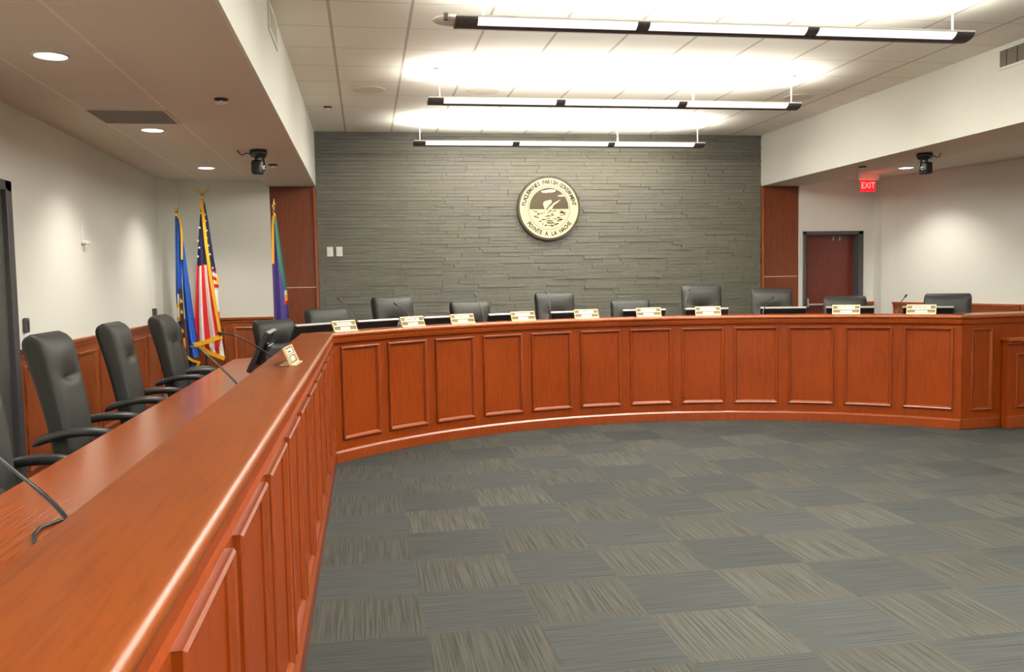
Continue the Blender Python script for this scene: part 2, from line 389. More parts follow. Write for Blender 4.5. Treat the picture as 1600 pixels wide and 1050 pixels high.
mb = MB(); sweep(mb, bull(3.912, 4.18, 1.05, 1.09), a0f=miter)
put(mb, 'counter_top', M['wood_arc'], dais, smooth=30)
mb = MB(); sweep(mb, [(3.955, 1.0), (3.93, 1.005), (3.924, 1.02), (3.924, 1.05), (4.17, 1.05), (4.17, .76), (4.15, .76), (4.15, 1.03), (3.955, 1.03)], a0f=lambda r: miter(max(r, 3.925)))
put(mb, 'fascia', M['wood_v'], dais, smooth=30)
mb = MB(); sweep(mb, [(3.96, 0.002), (3.93, 0.002), (3.93, .085), (3.945, .10), (3.96, .10)], a0f=lambda r: math.degrees(math.asin((-.277 - (r - 3.93) - CX) / r)))
put(mb, 'base_moulding', M['wood_mould_lit'], dais, smooth=30)
mb = MB(); sweep(mb, [(4.0, .72), (4.95, .72), (4.95, .76), (4.0, .76)], a0f=lambda r: -48.6 + (r - 4.15) * 1.5)
put(mb, 'worktop', M['wood_arc'], dais, smooth=30)
for k in range(12):
    a0 = -46.5 + 7.82 * k; a1 = a0 + 6.35; mb = MB(); NS = 10
    # curved picture-frame moulding
    prof = [(0, 0), (0, .75), (.22, 1), (.62, .8), (1, .25), (1, 0)]; W = .030; Dp = .026; rings = []
    z0, z1 = .185, .968
    for i, kk in prof:
        e = i * W; ea = math.degrees(e / 3.955); R = 3.955 - kk * Dp; ring = []
        for q in range(NS + 1): ring.append((*arc(R, a0 + ea + (a1 - a0 - 2 * ea) * q / NS), z0 + e))
        for q in range(NS + 1): ring.append((*arc(R, a1 - ea - (a1 - a0 - 2 * ea) * q / NS), z1 - e))
        rings.append(ring)
    mb.loft(rings, 0, False)
    put(mb, 'panel_moulding', M['wood_mould_lit'], dais, smooth=25)
# end return of the dais with its own narrow framed panel
EA = Vector((5.528, 7.315, 0)); ED = Vector((1.0, .045, 0)).normalized()
EM = Matrix.Translation(EA) @ Matrix(((ED.x, -ED.y, 0, 0), (ED.y, ED.x, 0, 0), (0, 0, 1, 0), (0, 0, 0, 1)))
put(MB().box(0, 1.8, 0, .05, 0, 1.04, 0, EM), 'end_panel', M['wood_v'], dais)
put(MB().box(-.02, 1.8, -.025, .28, 1.05, 1.09, 0, EM), 'counter_top', M['wood_arc'], dais, bevel=.015, seg=3)
put(MB().box(-.01, 1.8, -.012, .05, 1.0, 1.05, 0, EM), 'fascia', M['wood_v'], dais, bevel=.004)
put(MB().box(-.012, .42, -.024, 0, 0.002, .10, 0, EM), 'base_moulding', M['wood_mould_lit'], dais, bevel=.006)
mb = MB(); frame_ring(mb, .105, .335, .175, .955, .028, .018, lambda x, y, zz: tuple(EM @ Vector((x, y, zz))))
put(mb, 'panel_moulding', M['wood_mould_lit'], dais)

wing = thing('straight_dais_wing', 'straight cherry wood dais wing running along the left wall past black chairs', 'dais', (-.6, 3, 0))
put(MB().box(-.345, -.30, YS, 7.25, 0, 1.04), 'front_panel', M['wood_v'], wing)
def prof_y(mb, prof, y0, yend):      # extrude an (x,z) profile along y, mitred end
    mb.loft([[(x, y0, zz) for x, zz in prof], [(x, yend(x), zz) for x, zz in prof]])
    return mb
mb = MB(); pr = [(-x, zz) for x, zz in bull(.272, .54, 1.05, 1.09)]
prof_y(mb, pr, YS, lambda x: 7.222 + max(0, -.285 - x) * .376)
put(mb, 'counter_top', M['wood_ledge'], wing, smooth=30)
mb = MB(); prof_y(mb, [(-.30, 1.0), (-.278, 1.005), (-.272 - .012, 1.02), (-.284, 1.05), (-.535, 1.05), (-.535, .76), (-.515, .76), (-.515, 1.03), (-.30, 1.03)], YS, lambda x: 7.222 + max(0, -.285 - x) * .376)
put(mb, 'fascia', M['wood_v'], wing)
mb = MB(); prof_y(mb, [(-.305, .002), (-.277, .002), (-.277, .105), (-.29, .12), (-.305, .12)], YS, lambda x: 7.17)
put(mb, 'base_moulding', M['wood_mould_lit'], wing)
mb = MB(); mb.prism([(-.345, YS), (-.345, 7.2), (-.53, 7.34), (-.97, 7.90), (-1.13, 9.13), (-1.33, 8.98), (-1.33, YS)], .72, .76)
put(mb, 'worktop', M['wood_top'], wing, bevel=.004)
for k in range(-2, 10):
    y0 = 1.31 + .597 * k; mb = MB()
    frame_ring(mb, y0, y0 + .505, .175, .962, .030, .022, lambda x, y, zz: (-.30 - y, x, zz))
    put(mb, 'panel_moulding', M['wood_mould_lit'], wing)

# lower clerk desk in front of the dais end
clerk = thing('clerk_desk', 'lower cherry wood desk joined to the right end of the curved dais', 'desk', (6.6, 7.2, 0))
KM = Matrix.Translation((5.955, 7.235, 0)) @ Matrix.Rotation(rad(-1.5), 4, 'Z')
put(MB().box(0, 1.5, 0, .07, 0, .82, 0, KM), 'front_panel', M['wood_v'], clerk)
put(MB().box(-.01, 1.5, -.045, .10, .83, .87, 0, KM), 'counter_top', M['wood_arc'], clerk, bevel=.012, seg=3)
put(MB().box(0, 1.5, -.02, .07, .80, .835, 0, KM), 'fascia', M['wood_v'], clerk, bevel=.003)
put(MB().box(-.005, 1.5, -.024, 0, .002, .12, 0, KM), 'base_moulding', M['wood_mould_lit'], clerk, bevel=.006)
for k in range(2):
    mb = MB(); frame_ring(mb, .085 + .62 * k, .60 + .62 * k, .20, .715, .03, .02, lambda x, y, zz: tuple(KM @ Vector((x, y, zz))))
    put(mb, 'panel_moulding', M['wood_mould_lit'], clerk)

# ------------------------------------------------------------------ chairs
def sgn(a, p): return math.copysign(abs(a) ** p, a)
def super_ring(w, t, n, e=.5):
    return [(w * sgn(cos(2 * PI * k / n), e), t * sgn(sin(2 * PI * k / n), e)) for k in range(n)]
def back_mesh():
    mb = MB(); rings = []; n = 56; NV = 46
    for j in range(NV + 1):
        v = j / NV; zz = .40 + .85 * v
        yc = .225 + .135 * v - .018 * sin(PI * v * 1.1)
        wd = .205 + .035 * sin(PI * min(1, v * 1.05) * .5) ; t = .056 + .030 * v ** 1.5
        k = 1.0
        if v > .90: s = (v - .90) / .10; k = math.sqrt(max(.02, 1 - s * s)); wd -= .020 * (1 - math.sqrt(max(0, 1 - s * s)))
        if v < .06: s = 1 - v / .06; k = math.sqrt(max(.05, 1 - s * s))
        ring = []
        for x, y in super_ring(wd, t * k, n, .45):
            if y < 0:
                g = math.exp(-(x / .085) ** 2)
                y += .050 * g * math.exp(-((v - .70) / .020) ** 2) + .020 * math.exp(-(x / .12) ** 2) * math.exp(-((v - .735) / .05) ** 2)
                y -= .012 * math.exp(-(x / .16) ** 2) * math.exp(-((v - .86) / .09) ** 2) + .012 * math.exp(-(x / .15) ** 2) * math.exp(-((v - .45) / .18) ** 2)
            ring.append((x, yc + y, zz))
        rings.append(ring)
    return mb.loft(rings)
def seat_mesh():
    mb = MB(); rings = []
    for zz, k in ((.415, .86), (.425, .95), (.45, 1), (.49, 1), (.515, .96), (.525, .85), (.528, .5)):
        rings.append([(x * k, y * k - .02, zz) for x, y in super_ring(.25, .25, 40, .5)])
    return mb.loft(rings)
def arm_mesh(sx):
    P = [(.36, .650), (.30, .682), (.20, .706), (.08, .714), (-.02, .704), (-.085, .674), (-.115, .63), (-.115, .56), (-.09, .50), (-.04, .46), (.04, .44)]
    Q = []
    for i in range(len(P) - 1):
        for k in range(3):
            s = k / 3; p0 = P[max(i - 1, 0)]; p1 = P[i]; p2 = P[i + 1]; p3 = P[min(i + 2, len(P) - 1)]
            Q.append(tuple(.5 * (2 * p1[c] + (p2[c] - p0[c]) * s + (2 * p0[c] - 5 * p1[c] + 4 * p2[c] - p3[c]) * s * s + (3 * p1[c] - p0[c] - 3 * p2[c] + p3[c]) * s ** 3) for c in (0, 1)))
    Q.append(P[-1]); n = len(Q); mb = MB(); rings = []
    for i, (y, zz) in enumerate(Q):
        a = Q[max(i - 1, 0)]; b = Q[min(i + 1, n - 1)]; ty, tz = b[0] - a[0], b[1] - a[1]; l = math.hypot(ty, tz); ny, nz = -tz / l, ty / l
        k = min(1, .35 + i / 4) * (1 if i < n * .6 else 1 - .35 * (i / n - .6) / .4)
        xin = 0 if i < n * .7 else (i / n - .7) / .3 * .10
        rings.append([(sx * (.285 - xin) + .036 * k * px, y + ny * .025 * k * py, zz + nz * .025 * k * py) for px, py in super_ring(1, 1, 14, .8)])
    return mb.loft(rings)
def make_chair():
    root = thing('office_chair', None, 'chair')
    back_mesh().build('backrest', M['leather'], root, smooth=70)
    seat_mesh().build('seat', M['leather'], root, smooth=60)
    for s in (-1, 1): arm_mesh(s).build('armrest', M['arm'], root, smooth=60)
    MB().box(-.03, .03, .12, .27, .385, .405).box(-.03, .03, .24, .27, .385, .55).box(-.14, .14, -.14, .14, .395, .42).build('tilt_bracket', M['black'], root, bevel=.006)
    MB().lathe([(.03, .12), (.03, .26), (.02, .262), (.02, .40)], 16).build('gas_lift', M['blackg'], root, smooth=40)
    b = MB()
    for k in range(5):
        a = 2 * PI * k / 5 + .3; m = Matrix.Rotation(a, 4, 'Z')
        b.loft([[(0, -.03, .12), (0, .03, .12), (0, .025, .085), (0, -.025, .085)], [(.29, -.018, .085), (.29, .018, .085), (.29, .015, .06), (.29, -.015, .06)]], 0, True, m)
        for s in (-.012, .012):
            b.loft([[(.28 + .028 * cos(q * PI / 6), s * 1.8 + dy, .029 + .028 * sin(q * PI / 6)) for q in range(12)] for dy in (-.009, .009)], 0, True, m)
    b.lathe([(.045, .075), (.045, .125)], 16)
    b.build('star_base', M['black'], root, smooth=35)
    return root
proto = make_chair(); used = [False]
CHG = 'black leather chairs behind the dais'
def chair(x, y, rz, label, dz=0.0):
    o = proto if not used[0] else copy_tree(proto); used[0] = True
    o.location = (x, y, ZP); o.rotation_euler = (0, 0, rz); o['label'] = label; o['group'] = CHG
    for ch in o.children:
        if not ch.name.startswith(('star_base', 'gas_lift')): ch.location.z = dz
    return o
W = 'black high-back leather chair at the straight wing, '
for x, y, dy, dz, lb in ((-1.45, 3.95, -14, 0, W + 'cut off beside the nearest microphone'),
                  (-1.45, 5.30, 0, 0, W + 'below the dark wall control'),
                  (-1.45, 6.60, 2, 0, W + 'between two others along the wall'),
                  (-1.45, 8.08, 0, 0, W + 'in front of the blue flag'),
                  (-1.66, 9.45, 8, -.10, W + 'hidden but for an armrest')):
    chair(x, y, rad(90 + dy), lb, dz)
chair(-.78, 9.36, rad(38), 'black leather chair in the corner where wing meets curve, behind the edge-on monitor', -.13)
for a, dz, lb in ((-33.2, -.01, 'black leather chair behind the first monitor of the curved dais, below the wood panel'),
                      (-25.0, .09, 'black leather chair whose creased back rises behind the second monitor from the corner'),
                      (-15.1, .01, 'low black leather chair behind the third monitor, a thin microphone crossing its back'),
                      (-4.2, .09, 'black leather chair directly below the round seal'),
                      (5.5, -.02, 'low black leather chair right of the seal, only a strip of back showing'),
                      (14.4, .145, 'tallest black leather chair at the curve, its headrest crease fully in view'),
                      (22.9, .085, 'black leather chair in front of the right-hand wood wall panel'),
                      (31.4, -.015, 'low black leather chair in front of the mahogany door'),
                      (42.5, .005, 'black leather chair at the right end of the dais against the white wall')):
    x, y = arc(5.24, a); chair(x, y, rad(-a), lb, dz)

# ------------------------------------------------------------------ monitors
def make_monitor():
    root = thing('desk_monitor', None, 'monitor')
    T = Matrix.Translation((0, .03, .255)) @ Matrix.Rotation(rad(27), 4, 'X')       # leans back, top towards the room (-y)
    MB().box(-.232, .232, -.02, .015, -.17, .155, 0, T).build('housing', M['black'], root, bevel=.006)
    MB().box(-.234, .234, -.024, .004, .150, .162, 0, T).build('top_edge_lit', M['silver'], root, bevel=.003)['label'] = 'top edge painted pale as ceiling light'  # ceiling light on the monitor's top edge, put in as a pale strip
    MB().box(-.16, .16, -.045, -.018, -.10, .08, 0, T).build('rear_cover', M['blackg'], root, bevel=.012)
    MB().box(-.155, .155, -.052, -.04, .055, .062, 0, T).build('rear_ridge', M['silver'], root, bevel=.002)
    MB().box(-.217, .217, .013, .018, -.135, .14, 0, T).build('screen', M['screen'], root)
    s = MB(); s.box(-.035, .035, -.005, .02, .012, .27); s.build('stand', M['black'], root, bevel=.005)
    MB().box(-.13, .13, -.10, .09, 0, .013).build('stand_base', M['black'], root, bevel=.004)
    return root
mon = make_monitor(); mu = [False]
def monitor(x, y, rz, label, dz=0, sx=1):
    o = mon if not mu[0] else copy_tree(mon); mu[0] = True
    o.location = (x, y, .76); o.rotation_euler = (0, 0, rz); o['label'] = label; o['group'] = 'black monitors on the dais'
    return o
monitor(-.76, 6.72, rad(90), 'black monitor on the straight wing seen edge-on, in front of the corner chair')
for a, lb in ((-45.4, 'black monitor nearest the dais corner, its right end behind the first cream nameplate'),
              (-36.0, 'black monitor second from the dais corner, nameplate at its right end'),
              (-25.9, 'black monitor third from the dais corner, nameplate in front of its right half'),
              (-16.1, 'black monitor fourth from the dais corner, nameplate over its middle'),
              (-6.8, 'black monitor in front of the chair below the round seal'),
              (4.0, 'black monitor with a nameplate covering its middle, right of the seal'),
              (12.9, 'black monitor in front of the tallest chair'),
              (23.5, 'black monitor with no nameplate, in front of the right wood wall panel'),
              (32.3, 'black monitor below the mahogany door'),
              (42.0, 'black monitor at the right end of the dais against the wainscot')):
    x, y = arc(4.36, a); monitor(x, y, rad(-a), lb)

# ------------------------------------------------------------------ nameplates
def make_plate(wid, dashes, dist, seed, thin=1.0):
    rnd = random.Random(seed)
    root = thing('nameplate', None, 'nameplate')
    T = Matrix.Rotation(rad(-22), 4, 'X'); h = .098
    fr = MB()
    for a, b in ((0, .014 * thin), (.05 - .005 * thin, .05 + .005 * thin), (h - .012 * thin, h)): fr.box(-wid / 2, wid / 2, -.010, .004, a, b, 0, T)
    for s in (-1, 1): fr.box(s * wid / 2 - (.006 if s > 0 else 0), s * wid / 2 + (.006 if s < 0 else 0), -.010, .004, 0, h, 0, T)
    fr.box(-wid / 2, wid / 2, -.024, 0, 0, .006)
    fr.box(-wid / 2 + .03, wid / 2 - .03, 0, .06, 0, .004)
    fr.build('holder_frame', M['goldframe'], root, bevel=.0015)
    MB().box(-wid / 2 + .004, wid / 2 - .004, -.003, .003, .005, h - .005, 0, T).build('backing_plate', M['brown'], root)
    for nm, z0, z1, ww in (('name_strip', .058, .083, wid * .62), ('title_strip', .018, .041, wid * .42)):
        st = MB(); st.box(-ww / 2, ww / 2, -.0055, -.003, z0, z1, 0, T)
        if nm == 'name_strip':
            x = -ww / 2 + .012
            for wl in dashes:
                for q in range(wl):
                    hh = .012 if q == 0 else rnd.choice((.007, .008, .012))
                    st.box(x, x + .0045, -.0062, -.0052, z0 + .006, z0 + .006 + hh, 1, T); x += .0085
                x += .007
        else:
            text_mesh(st, dist, .0145, lambda c: T @ Vector((c.x, -.0062, (z0 + z1) / 2 + c.y)), 1)
        st.build(nm, [M['strip'], M['ink']], root)
    return root
def plate(x, y, rz, label, wid, dashes, dist, seed, thin=1.0):
    o = make_plate(wid, dashes, dist, seed, thin); o.location = (x, y, 1.0905); o.rotation_euler = (0, 0, rz); o['label'] = label; o['group'] = 'gold framed nameplates on the dais ledge'
plate(-.375, 4.55, rad(90 - 4), 'gold framed nameplate alone on the straight wing ledge near the edge-on monitor', .24, (3, 6), 'DISTRICT', 1, .5)
for i, (a, lb, ds) in enumerate(((-45.0, 'cream nameplate on the dais corner, leftmost of the curved row', (6, 8)),
        (-33.9, 'cream nameplate at the right end of the second curved dais monitor', (7, 6)),
        (-25.8, 'cream nameplate in front of the low chair left of the seal', (5, 7)),
        (-16.1, 'cream nameplate over the middle of the fourth monitor, between two chairs', (8, 7)),
        (-6.1, 'golden nameplate below and just right of the round seal', (4, 1, 5)),
        (3.5, 'cream nameplate in front of the low chair right of the seal', (6, 9)),
        (12.4, 'bright cream nameplate in front of the tallest chair', (3, 7)),
        (31.9, 'cream nameplate below the mahogany door', (4, 4)),
        (41.7, 'cream nameplate nearest the right end of the dais', (5, 9)))):
    x, y = arc(3.985, a); plate(x, y, rad(-a), lb, .262, ds, 'DISTRICT %d' % (i + 1 if i < 7 else i), 10 + i)

# ------------------------------------------------------------------ microphones
def mic(pts, label, base=True):
    pts = [Vector(p) for p in pts]; b = pts[0]
    root = thing('gooseneck_microphone', label, 'microphone', (b.x, b.y, .76), 0, 'gooseneck microphones on the dais')
    L = [p - Vector((b.x, b.y, .76)) for p in pts]
    MB().lathe([(.045, 0), (.045, .012), (.035, .028), (.012, .034)], 20).build('base', M['black'], root, smooth=40)
    Q = []
    full = [Vector((0, 0, .03))] + L[1:]
    Q = full
    for _ in range(3):
        N_ = [Q[0]]
        for a, b in zip(Q, Q[1:]): N_ += [a * .75 + b * .25, a * .25 + b * .75]
        Q = N_ + [Q[-1]]
    MB().tube(Q, [.0055] * (len(Q) // 2) + [.004] * (len(Q) - len(Q) // 2), 8).build('gooseneck', M['arm'], root, smooth=60)
    d = (Q[-1] - Q[-2]).normalized()
    MB().tube([Q[-1] - d * .004, Q[-1] + d * .004, Q[-1] + d * .035, Q[-1] + d * .042], [.006, .0095, .0095, .006], 12).build('capsule', M['black'], root, smooth=50)
mic([(-.60, 1.80, .76), (-.585, 1.82, .98), (-.60, 1.84, 1.04), (-.80, 2.03, 1.13), (-.95, 2.17, 1.20), (-1.0, 2.2, 1.2)], 'thick black gooseneck microphone nearest the viewer on the straight wing, leaving the photo')
mic([(-.60, 4.12, .76), (-.59, 4.19, .98), (-.60, 4.21, 1.03), (-.83, 4.555, 1.179), (-.86, 4.605, 1.187), (-.91, 4.74, 1.180)], 'black gooseneck microphone bending over the straight wing in front of the blue flag')
mic([(-.60, 5.55, .76), (-.59, 5.64, 1.0), (-.60, 5.63, 1.05), (-.745, 5.20, 1.207), (-.77, 5.20, 1.213), (-.85, 5.31, 1.217)], 'black gooseneck microphone beside the edge-on monitor, head against the wainscot')
def amic(ah, zh, ab, zb, lb, rh=4.40):
    b = arc(4.25, ab); h = arc(rh, ah); m = (b[0] * .45 + h[0] * .55, b[1] * .45 + h[1] * .55)
    mic([(*b, .76), (b[0], b[1], zb), (*m, zb + (zh - zb) * .65), (*h, zh)], lb)
amic(-40.67, 1.34, -40.0, 1.15, 'gooseneck microphone against the slate, between the first two monitors of the curve')
amic(-32.3, 1.28, -31.6, 1.16, 'gooseneck microphone crossing the creased chair back left of the seal')
amic(-20.4, 1.335, -20.4, 1.12, 'gooseneck microphone rising above the low chair left of the seal')
amic(-9.95, 1.355, -10.2, 1.2, 'gooseneck microphone standing at the chair below the seal')
amic(.25, 1.32, .05, 1.15, 'gooseneck microphone above the low chair right of the seal')
amic(10.9, 1.345, 9.7, 1.22, 'gooseneck microphone curving over the tallest chair', 4.5)
amic(22.2, 1.25, 20.6, 1.13, 'gooseneck microphone leaning over the monitor without a nameplate', 4.5)
amic(39.1, 1.25, 38.3, 1.13, 'gooseneck microphone against the white wall near the dais right end')
c = MB(); P = [(-.78, 2.52), (-.90, 2.58), (-.97, 2.66), (-1.0, 2.74), (-1.01, 2.82), (-.97, 2.91), (-.88, 2.98), (-.74, 3.03)]
c.tube([(x, y, .767) for x, y in P], .0065, 8)
tag(c.build('microphone_cable', M['black'], smooth=60), 'short black cable curling over the straight wing worktop by the nearest microphone', 'cable')

# ------------------------------------------------------------------ seal on the slate wall
SX, SZ = 2.455, 2.452
seal = thing('wall_seal', 'round cream and bronze parish seal with a leaping sailfish on the slate wall', 'seal', (SX, YB - .012, SZ))
def disc(mb, r0, r1, y0, y1, n=72, mi=0):
    pr = [(r1, y1), (r1, y0), (r0, y0), (r0, y1)] if r0 > 0 else None
    if r0 > 0:
        rings = [[(r * cos(2 * PI * k / n), y, r * sin(2 * PI * k / n)) for k in range(n)] for r, y in ((r0, y1), (r0, y0), (r1, y0), (r1, y1))]
        mb.loft(rings, mi, False)
    else:
        rings = [[(r1 * cos(2 * PI * k / n), y, r1 * sin(2 * PI * k / n)) for k in range(n)] for y in (y1, y0)]
        mb.loft(rings, mi, True)
    return mb
disc(MB(), 0, .43, -.055, .01).build('rim', M['bronze'], seal, smooth=35)
disc(MB(), .268, .400, -.062, -.05).build('ring', M['cream'], seal, smooth=35)
disc(MB(), .285, .290, -.0635, -.06).build('ring_line', M['bronze2'], seal)
disc(MB(), 0, .268, -.058, -.05).build('sky_field', M['bronze2'], seal)
def flat(mb, pts, y, mi=0, t=.003):
    mb.add([(x, y, zz) for x, zz in pts] + [(x, y + t, zz) for x, zz in pts], [tuple(range(len(pts)))] + [(i, i + len(pts), (i + 1) % len(pts) + len(pts), (i + 1) % len(pts)) for i in range(len(pts))], mi)
sea = MB(); flat(sea, [(.266 * cos(a), .266 * sin(a)) for a in [PI + rad(3) + (PI - rad(6)) * k / 40 for k in range(41)]], -.061)
rnd = random.Random(3)
for k in range(72):
    zz = -.03 - .215 * (k / 72) - rnd.random() * .012; hw = math.sqrt(max(.0004, .25 ** 2 - zz ** 2)); x = rnd.uniform(-hw, hw * .8); L = rnd.uniform(.03, .085); th = rnd.uniform(.005, .014)
    L = min(L, hw - x)
    if L < .02: continue
    flat(sea, [(x, zz), (x + L * .45, zz + th * rnd.uniform(.4, 1.1)), (x + L, zz + th * .4), (x + L * .6, zz - th * .45)], -.0635, 1, .002)
sea.build('sea', [M['cream'], M['bronze']], seal)
fi = MB()
body = [(-.07, -.075), (-.045, -.03), (-.005, .02), (.045, .055), (.085, .078), (.150, .112), (.154, .108), (.115, .072), (.06, .035), (.045, .0), (.03, -.015), (.0, -.03), (-.03, -.07)]
flat(fi, body, -.064)
sail = [(-.06, -.01), (-.078, .03), (-.083, .06), (-.07, .085), (-.04, .098), (.0, .105), (.022, .112), (.035, .10), (.04, .078), (.0, .035), (-.03, .0), (-.045, -.02)]
flat(fi, sail, -.0635)
flat(fi, [(-.045, -.025), (-.005, .024), (.045, .056), (.048, .051), (.0, .012), (-.04, -.033)], -.0655, 1, .002)
fi.build('sailfish', [M['cream'], M['bronze']], seal)
cl = MB()
for cx_, cz_, w_, h_ in ((-.01, .222, .1, .016), (.03, .235, .07, .014), (-.05, .213, .05, .011), (.175, .163, .055, .011), (.195, .172, .035, .010)):
    flat(cl, [(cx_ + w_ * cos(a), cz_ + h_ * sin(a)) for a in [2 * PI * k / 20 for k in range(20)]], -.062 - .0004 * (cx_ % .01))
cl.build('cloud', M['cloudw'], seal)
lt = MB()
def ring_text(txt, a0, a1, r, size, top=True):
    n = len(txt)
    for i, chh in enumerate(txt):
        if chh == ' ': continue
        a = rad(a0 + (a1 - a0) * i / (n - 1))
        up = Vector((cos(a), 0, sin(a))) * (1 if top else -1); rt = Vector((up.z, 0, -up.x))
        text_mesh(lt, chh, size, lambda c, up=up, rt=rt, a=a: Vector((r * cos(a), -.0635, r * sin(a))) + rt * c.x * .85 + up * c.y, bold=.0022)
ring_text('PLAQUEMINES PARISH GOVERNMENT', 172, 8, .345, .078)
ring_text('POINTE A LA HACHE', 216, 324, .345, .078, False)
lt.build('lettering', M['ink'], seal)

# ------------------------------------------------------------------ switches and wall fittings
for k, (x, lb) in enumerate(((-.447, 'white wall switch plate on the slate, the one nearer the wood panel'), (-.327, 'white wall switch plate on the slate, the one nearer the seal'))):
    s = thing('wall_switch', lb, 'switch', (x, YB - .009, 1.91), 0, 'white switch plates on the slate wall')
    MB().box(-.04, .04, -.010, 0, -.062, .062).build('cover_plate', M['white'], s, bevel=.003)
    MB().box(-.017, .017, -.014, -.008, -.034, .034).build('rocker', M['white'], s, bevel=.002)
s = thing('wall_sensor', 'small white bracket-shaped device high on the left white wall', 'sensor', (XW, 8.29, 1.977))
MB().box(0, .012, -.035, .02, -.07, .085).build('back_plate', M['white'], s, bevel=.004)
MB().box(.0, .055, -.03, .06, -.085, -.055).build('lip', M['white'], s, bevel=.01)
s = thing('wall_control', 'dark grey wall control beside the left door frame above the wainscot', 'control', (XW, 6.86, 1.235))
MB().box(0, .03, -.035, .035, -.055, .055).build('housing', M['frame'], s, bevel=.012, seg=3)
MB().box(.028, .034, -.015, .015, -.03, .03).build('button_pad', M['black'], s, bevel=.004)
s = thing('outlet_box', 'small grey box on the left wall just above the wainscot by the blue flag', 'outlet', (XW, 10.8, 1.205))
MB().box(0, .035, -.04, .05, -.036, .036).build('housing', M['silver'], s, bevel=.005)
MB().box(0, .045, -.075, -.042, -.040, .040).build('side_cover', M['frame'], s, bevel=.004)

# ------------------------------------------------------------------ ceiling fittings
def area_light(name, loc, rot, sx, sy, e, col, parent=None, spread=None):
    l = bpy.data.lights.new(name, 'AREA'); l.shape = 'RECTANGLE'; l.size = sx; l.size_y = sy; l.energy = e; l.color = col
    if spread: l.spread = rad(spread)
    o = bpy.data.objects.new(name, l); C.objects.link(o); o.location = loc; o.rotation_euler = rot
    if parent: o.parent = parent
    return o
UP, DN = 215, 110
WARM = (1.0, .965, .875)
FX0, FX1 = .615, 4.275
def fixture(y, label, rods, feed=False):
    root = thing('linear_ceiling_light', label, 'ceiling light', ((FX0 + FX1) / 2, y, 3.13), 0, 'suspended linear lights')
    HL = (FX1 - FX0) / 2; hw, dp = .10, .047
    def bowl(x0, x1, a0, a1, t, mb, off=0):
        n = 14; out = []
        for x in (x0, x1):
            outer = [(x, -(hw + off) * cos(a), dp - (dp + off) * sin(a)) for a in [a0 + (a1 - a0) * k / n for k in range(n + 1)]]
            inner = [(x, -(hw - t) * cos(a), dp - (dp - t) * sin(a)) for a in [a1 - (a1 - a0) * k / n for k in range(n + 1)]]
            out.append(outer + inner)
        mb.loft(out)
    # opaque bands at both ends and between the three lenses
    seg = (2 * HL) / 3; bw = .085
    bands = [(-HL, -HL + .14), (-HL + seg - bw / 2 + .02, -HL + seg + bw / 2 + .02), (-HL + 2 * seg - bw / 2, -HL + 2 * seg + bw / 2), (HL - .14, HL)]
    for a, b in bands:
        mb = MB(); bowl(a, b, 0, PI, .004, mb, .002)
        if a == bands[0][0] or b == HL:
            xe = a if a == bands[0][0] else b - .004
            pts = [(-hw * cos(q), dp - dp * sin(q)) for q in [PI * k / 14 for k in range(15)]]
            mb.add([(xe, *p) for p in pts] + [(xe + .004, *p) for p in pts], [tuple(range(15)), tuple(range(15, 30))] + [(i, i + 1, i + 16, i + 15) for i in range(14)])
        mb.build('end_cap' if (a == bands[0][0] or b == HL) else 'joint_band', M['lampend'], root, smooth=40)
    mb = MB(); bowl(bands[0][1], bands[3][0], PI * .36, PI * .64, .005, mb, .003); mb.build('spine', M['lampend'], root, smooth=40)
    for k in range(3):
        mb = MB(); bowl(bands[k][1], bands[k + 1][0], .06, PI * .36, .003, mb); bowl(bands[k][1], bands[k + 1][0], PI * .64, PI - .06, .003, mb)
        mb.build('lens', M['lens'], root, smooth=40)
    mb = MB(); mb.box(-HL, HL, -hw - .006, -hw + .006, dp - .004, dp + .008); mb.box(-HL, HL, hw - .006, hw + .006, dp - .004, dp + .008)
    mb.build('rail', M['white'], root, bevel=.002)
    for xr in rods:
        x = xr - (FX0 + FX1) / 2
        MB().tube([(x, -.03, dp), (x, -.03, ZC - 3.13)], .006, 8).lathe([(.05, ZC - 3.13 - .012), (.03, ZC - 3.13 - .02), (.008, ZC - 3.13 - .024)], 20, 0, Matrix.Translation((x, -.03, 0))).box(x - .012, x + .012, -hw, hw, dp - .002, dp + .004).build('hanger', M['white'], root, smooth=40)
    if feed:
        rg = []
        for k in range(13):
            q = k / 12; x = -HL + .02 - .16 * q; w_ = .07 * math.sqrt(max(.003, 1 - q * q)); rg.append([(x, .06 + w_ * cos(a) * 1.2, dp + .015 + .035 * math.sqrt(max(.02, 1 - q ** 2)) * sin(a)) for a in [2 * PI * i / 16 for i in range(16)]])
        MB().loft(rg).build('power_feed', M['white'], root, smooth=50)
        MB().box(-HL - .07, -HL - .045, -.028, .0, dp - .005, dp + .038).build('feed_label', M['lampend'], root)
    area_light('uplight', (0, 0, dp + .01), (PI, 0, 0), 2 * HL - .3, .14, UP, WARM, root, 158)
    for yy, rr in ((-hw - .05, -.6), (hw + .05, .6)):
        area_light('downlight', (0, yy, .03), (rr, 0, 0), 2 * HL - .3, .1, DN / 2 * (.22 if y > 10 and rr > 0 else 1), WARM, root)
fixture(5.66, 'front linear light, nearest and largest, with a white end feed', (.80, 4.15), True)
fixture(8.11, 'middle linear light between the front one and the one at the slate wall', (.72, 3.18, 4.2))
fixture(10.56, 'linear light hanging right in front of the slate wall above the seal', (.69, 3.15, 4.20))
# unseen fill lamps added above and behind the viewpoint, set out like the fixtures
for y in (3.2, .75, -1.7):
    area_light('uplight', (2.445, y, 3.24), (PI, 0, 0), 3.3, .14, UP, WARM, None, 150)
    area_light('downlight', (2.445, y, 3.12), (0, 0, 0), 3.3, .2, DN, WARM)

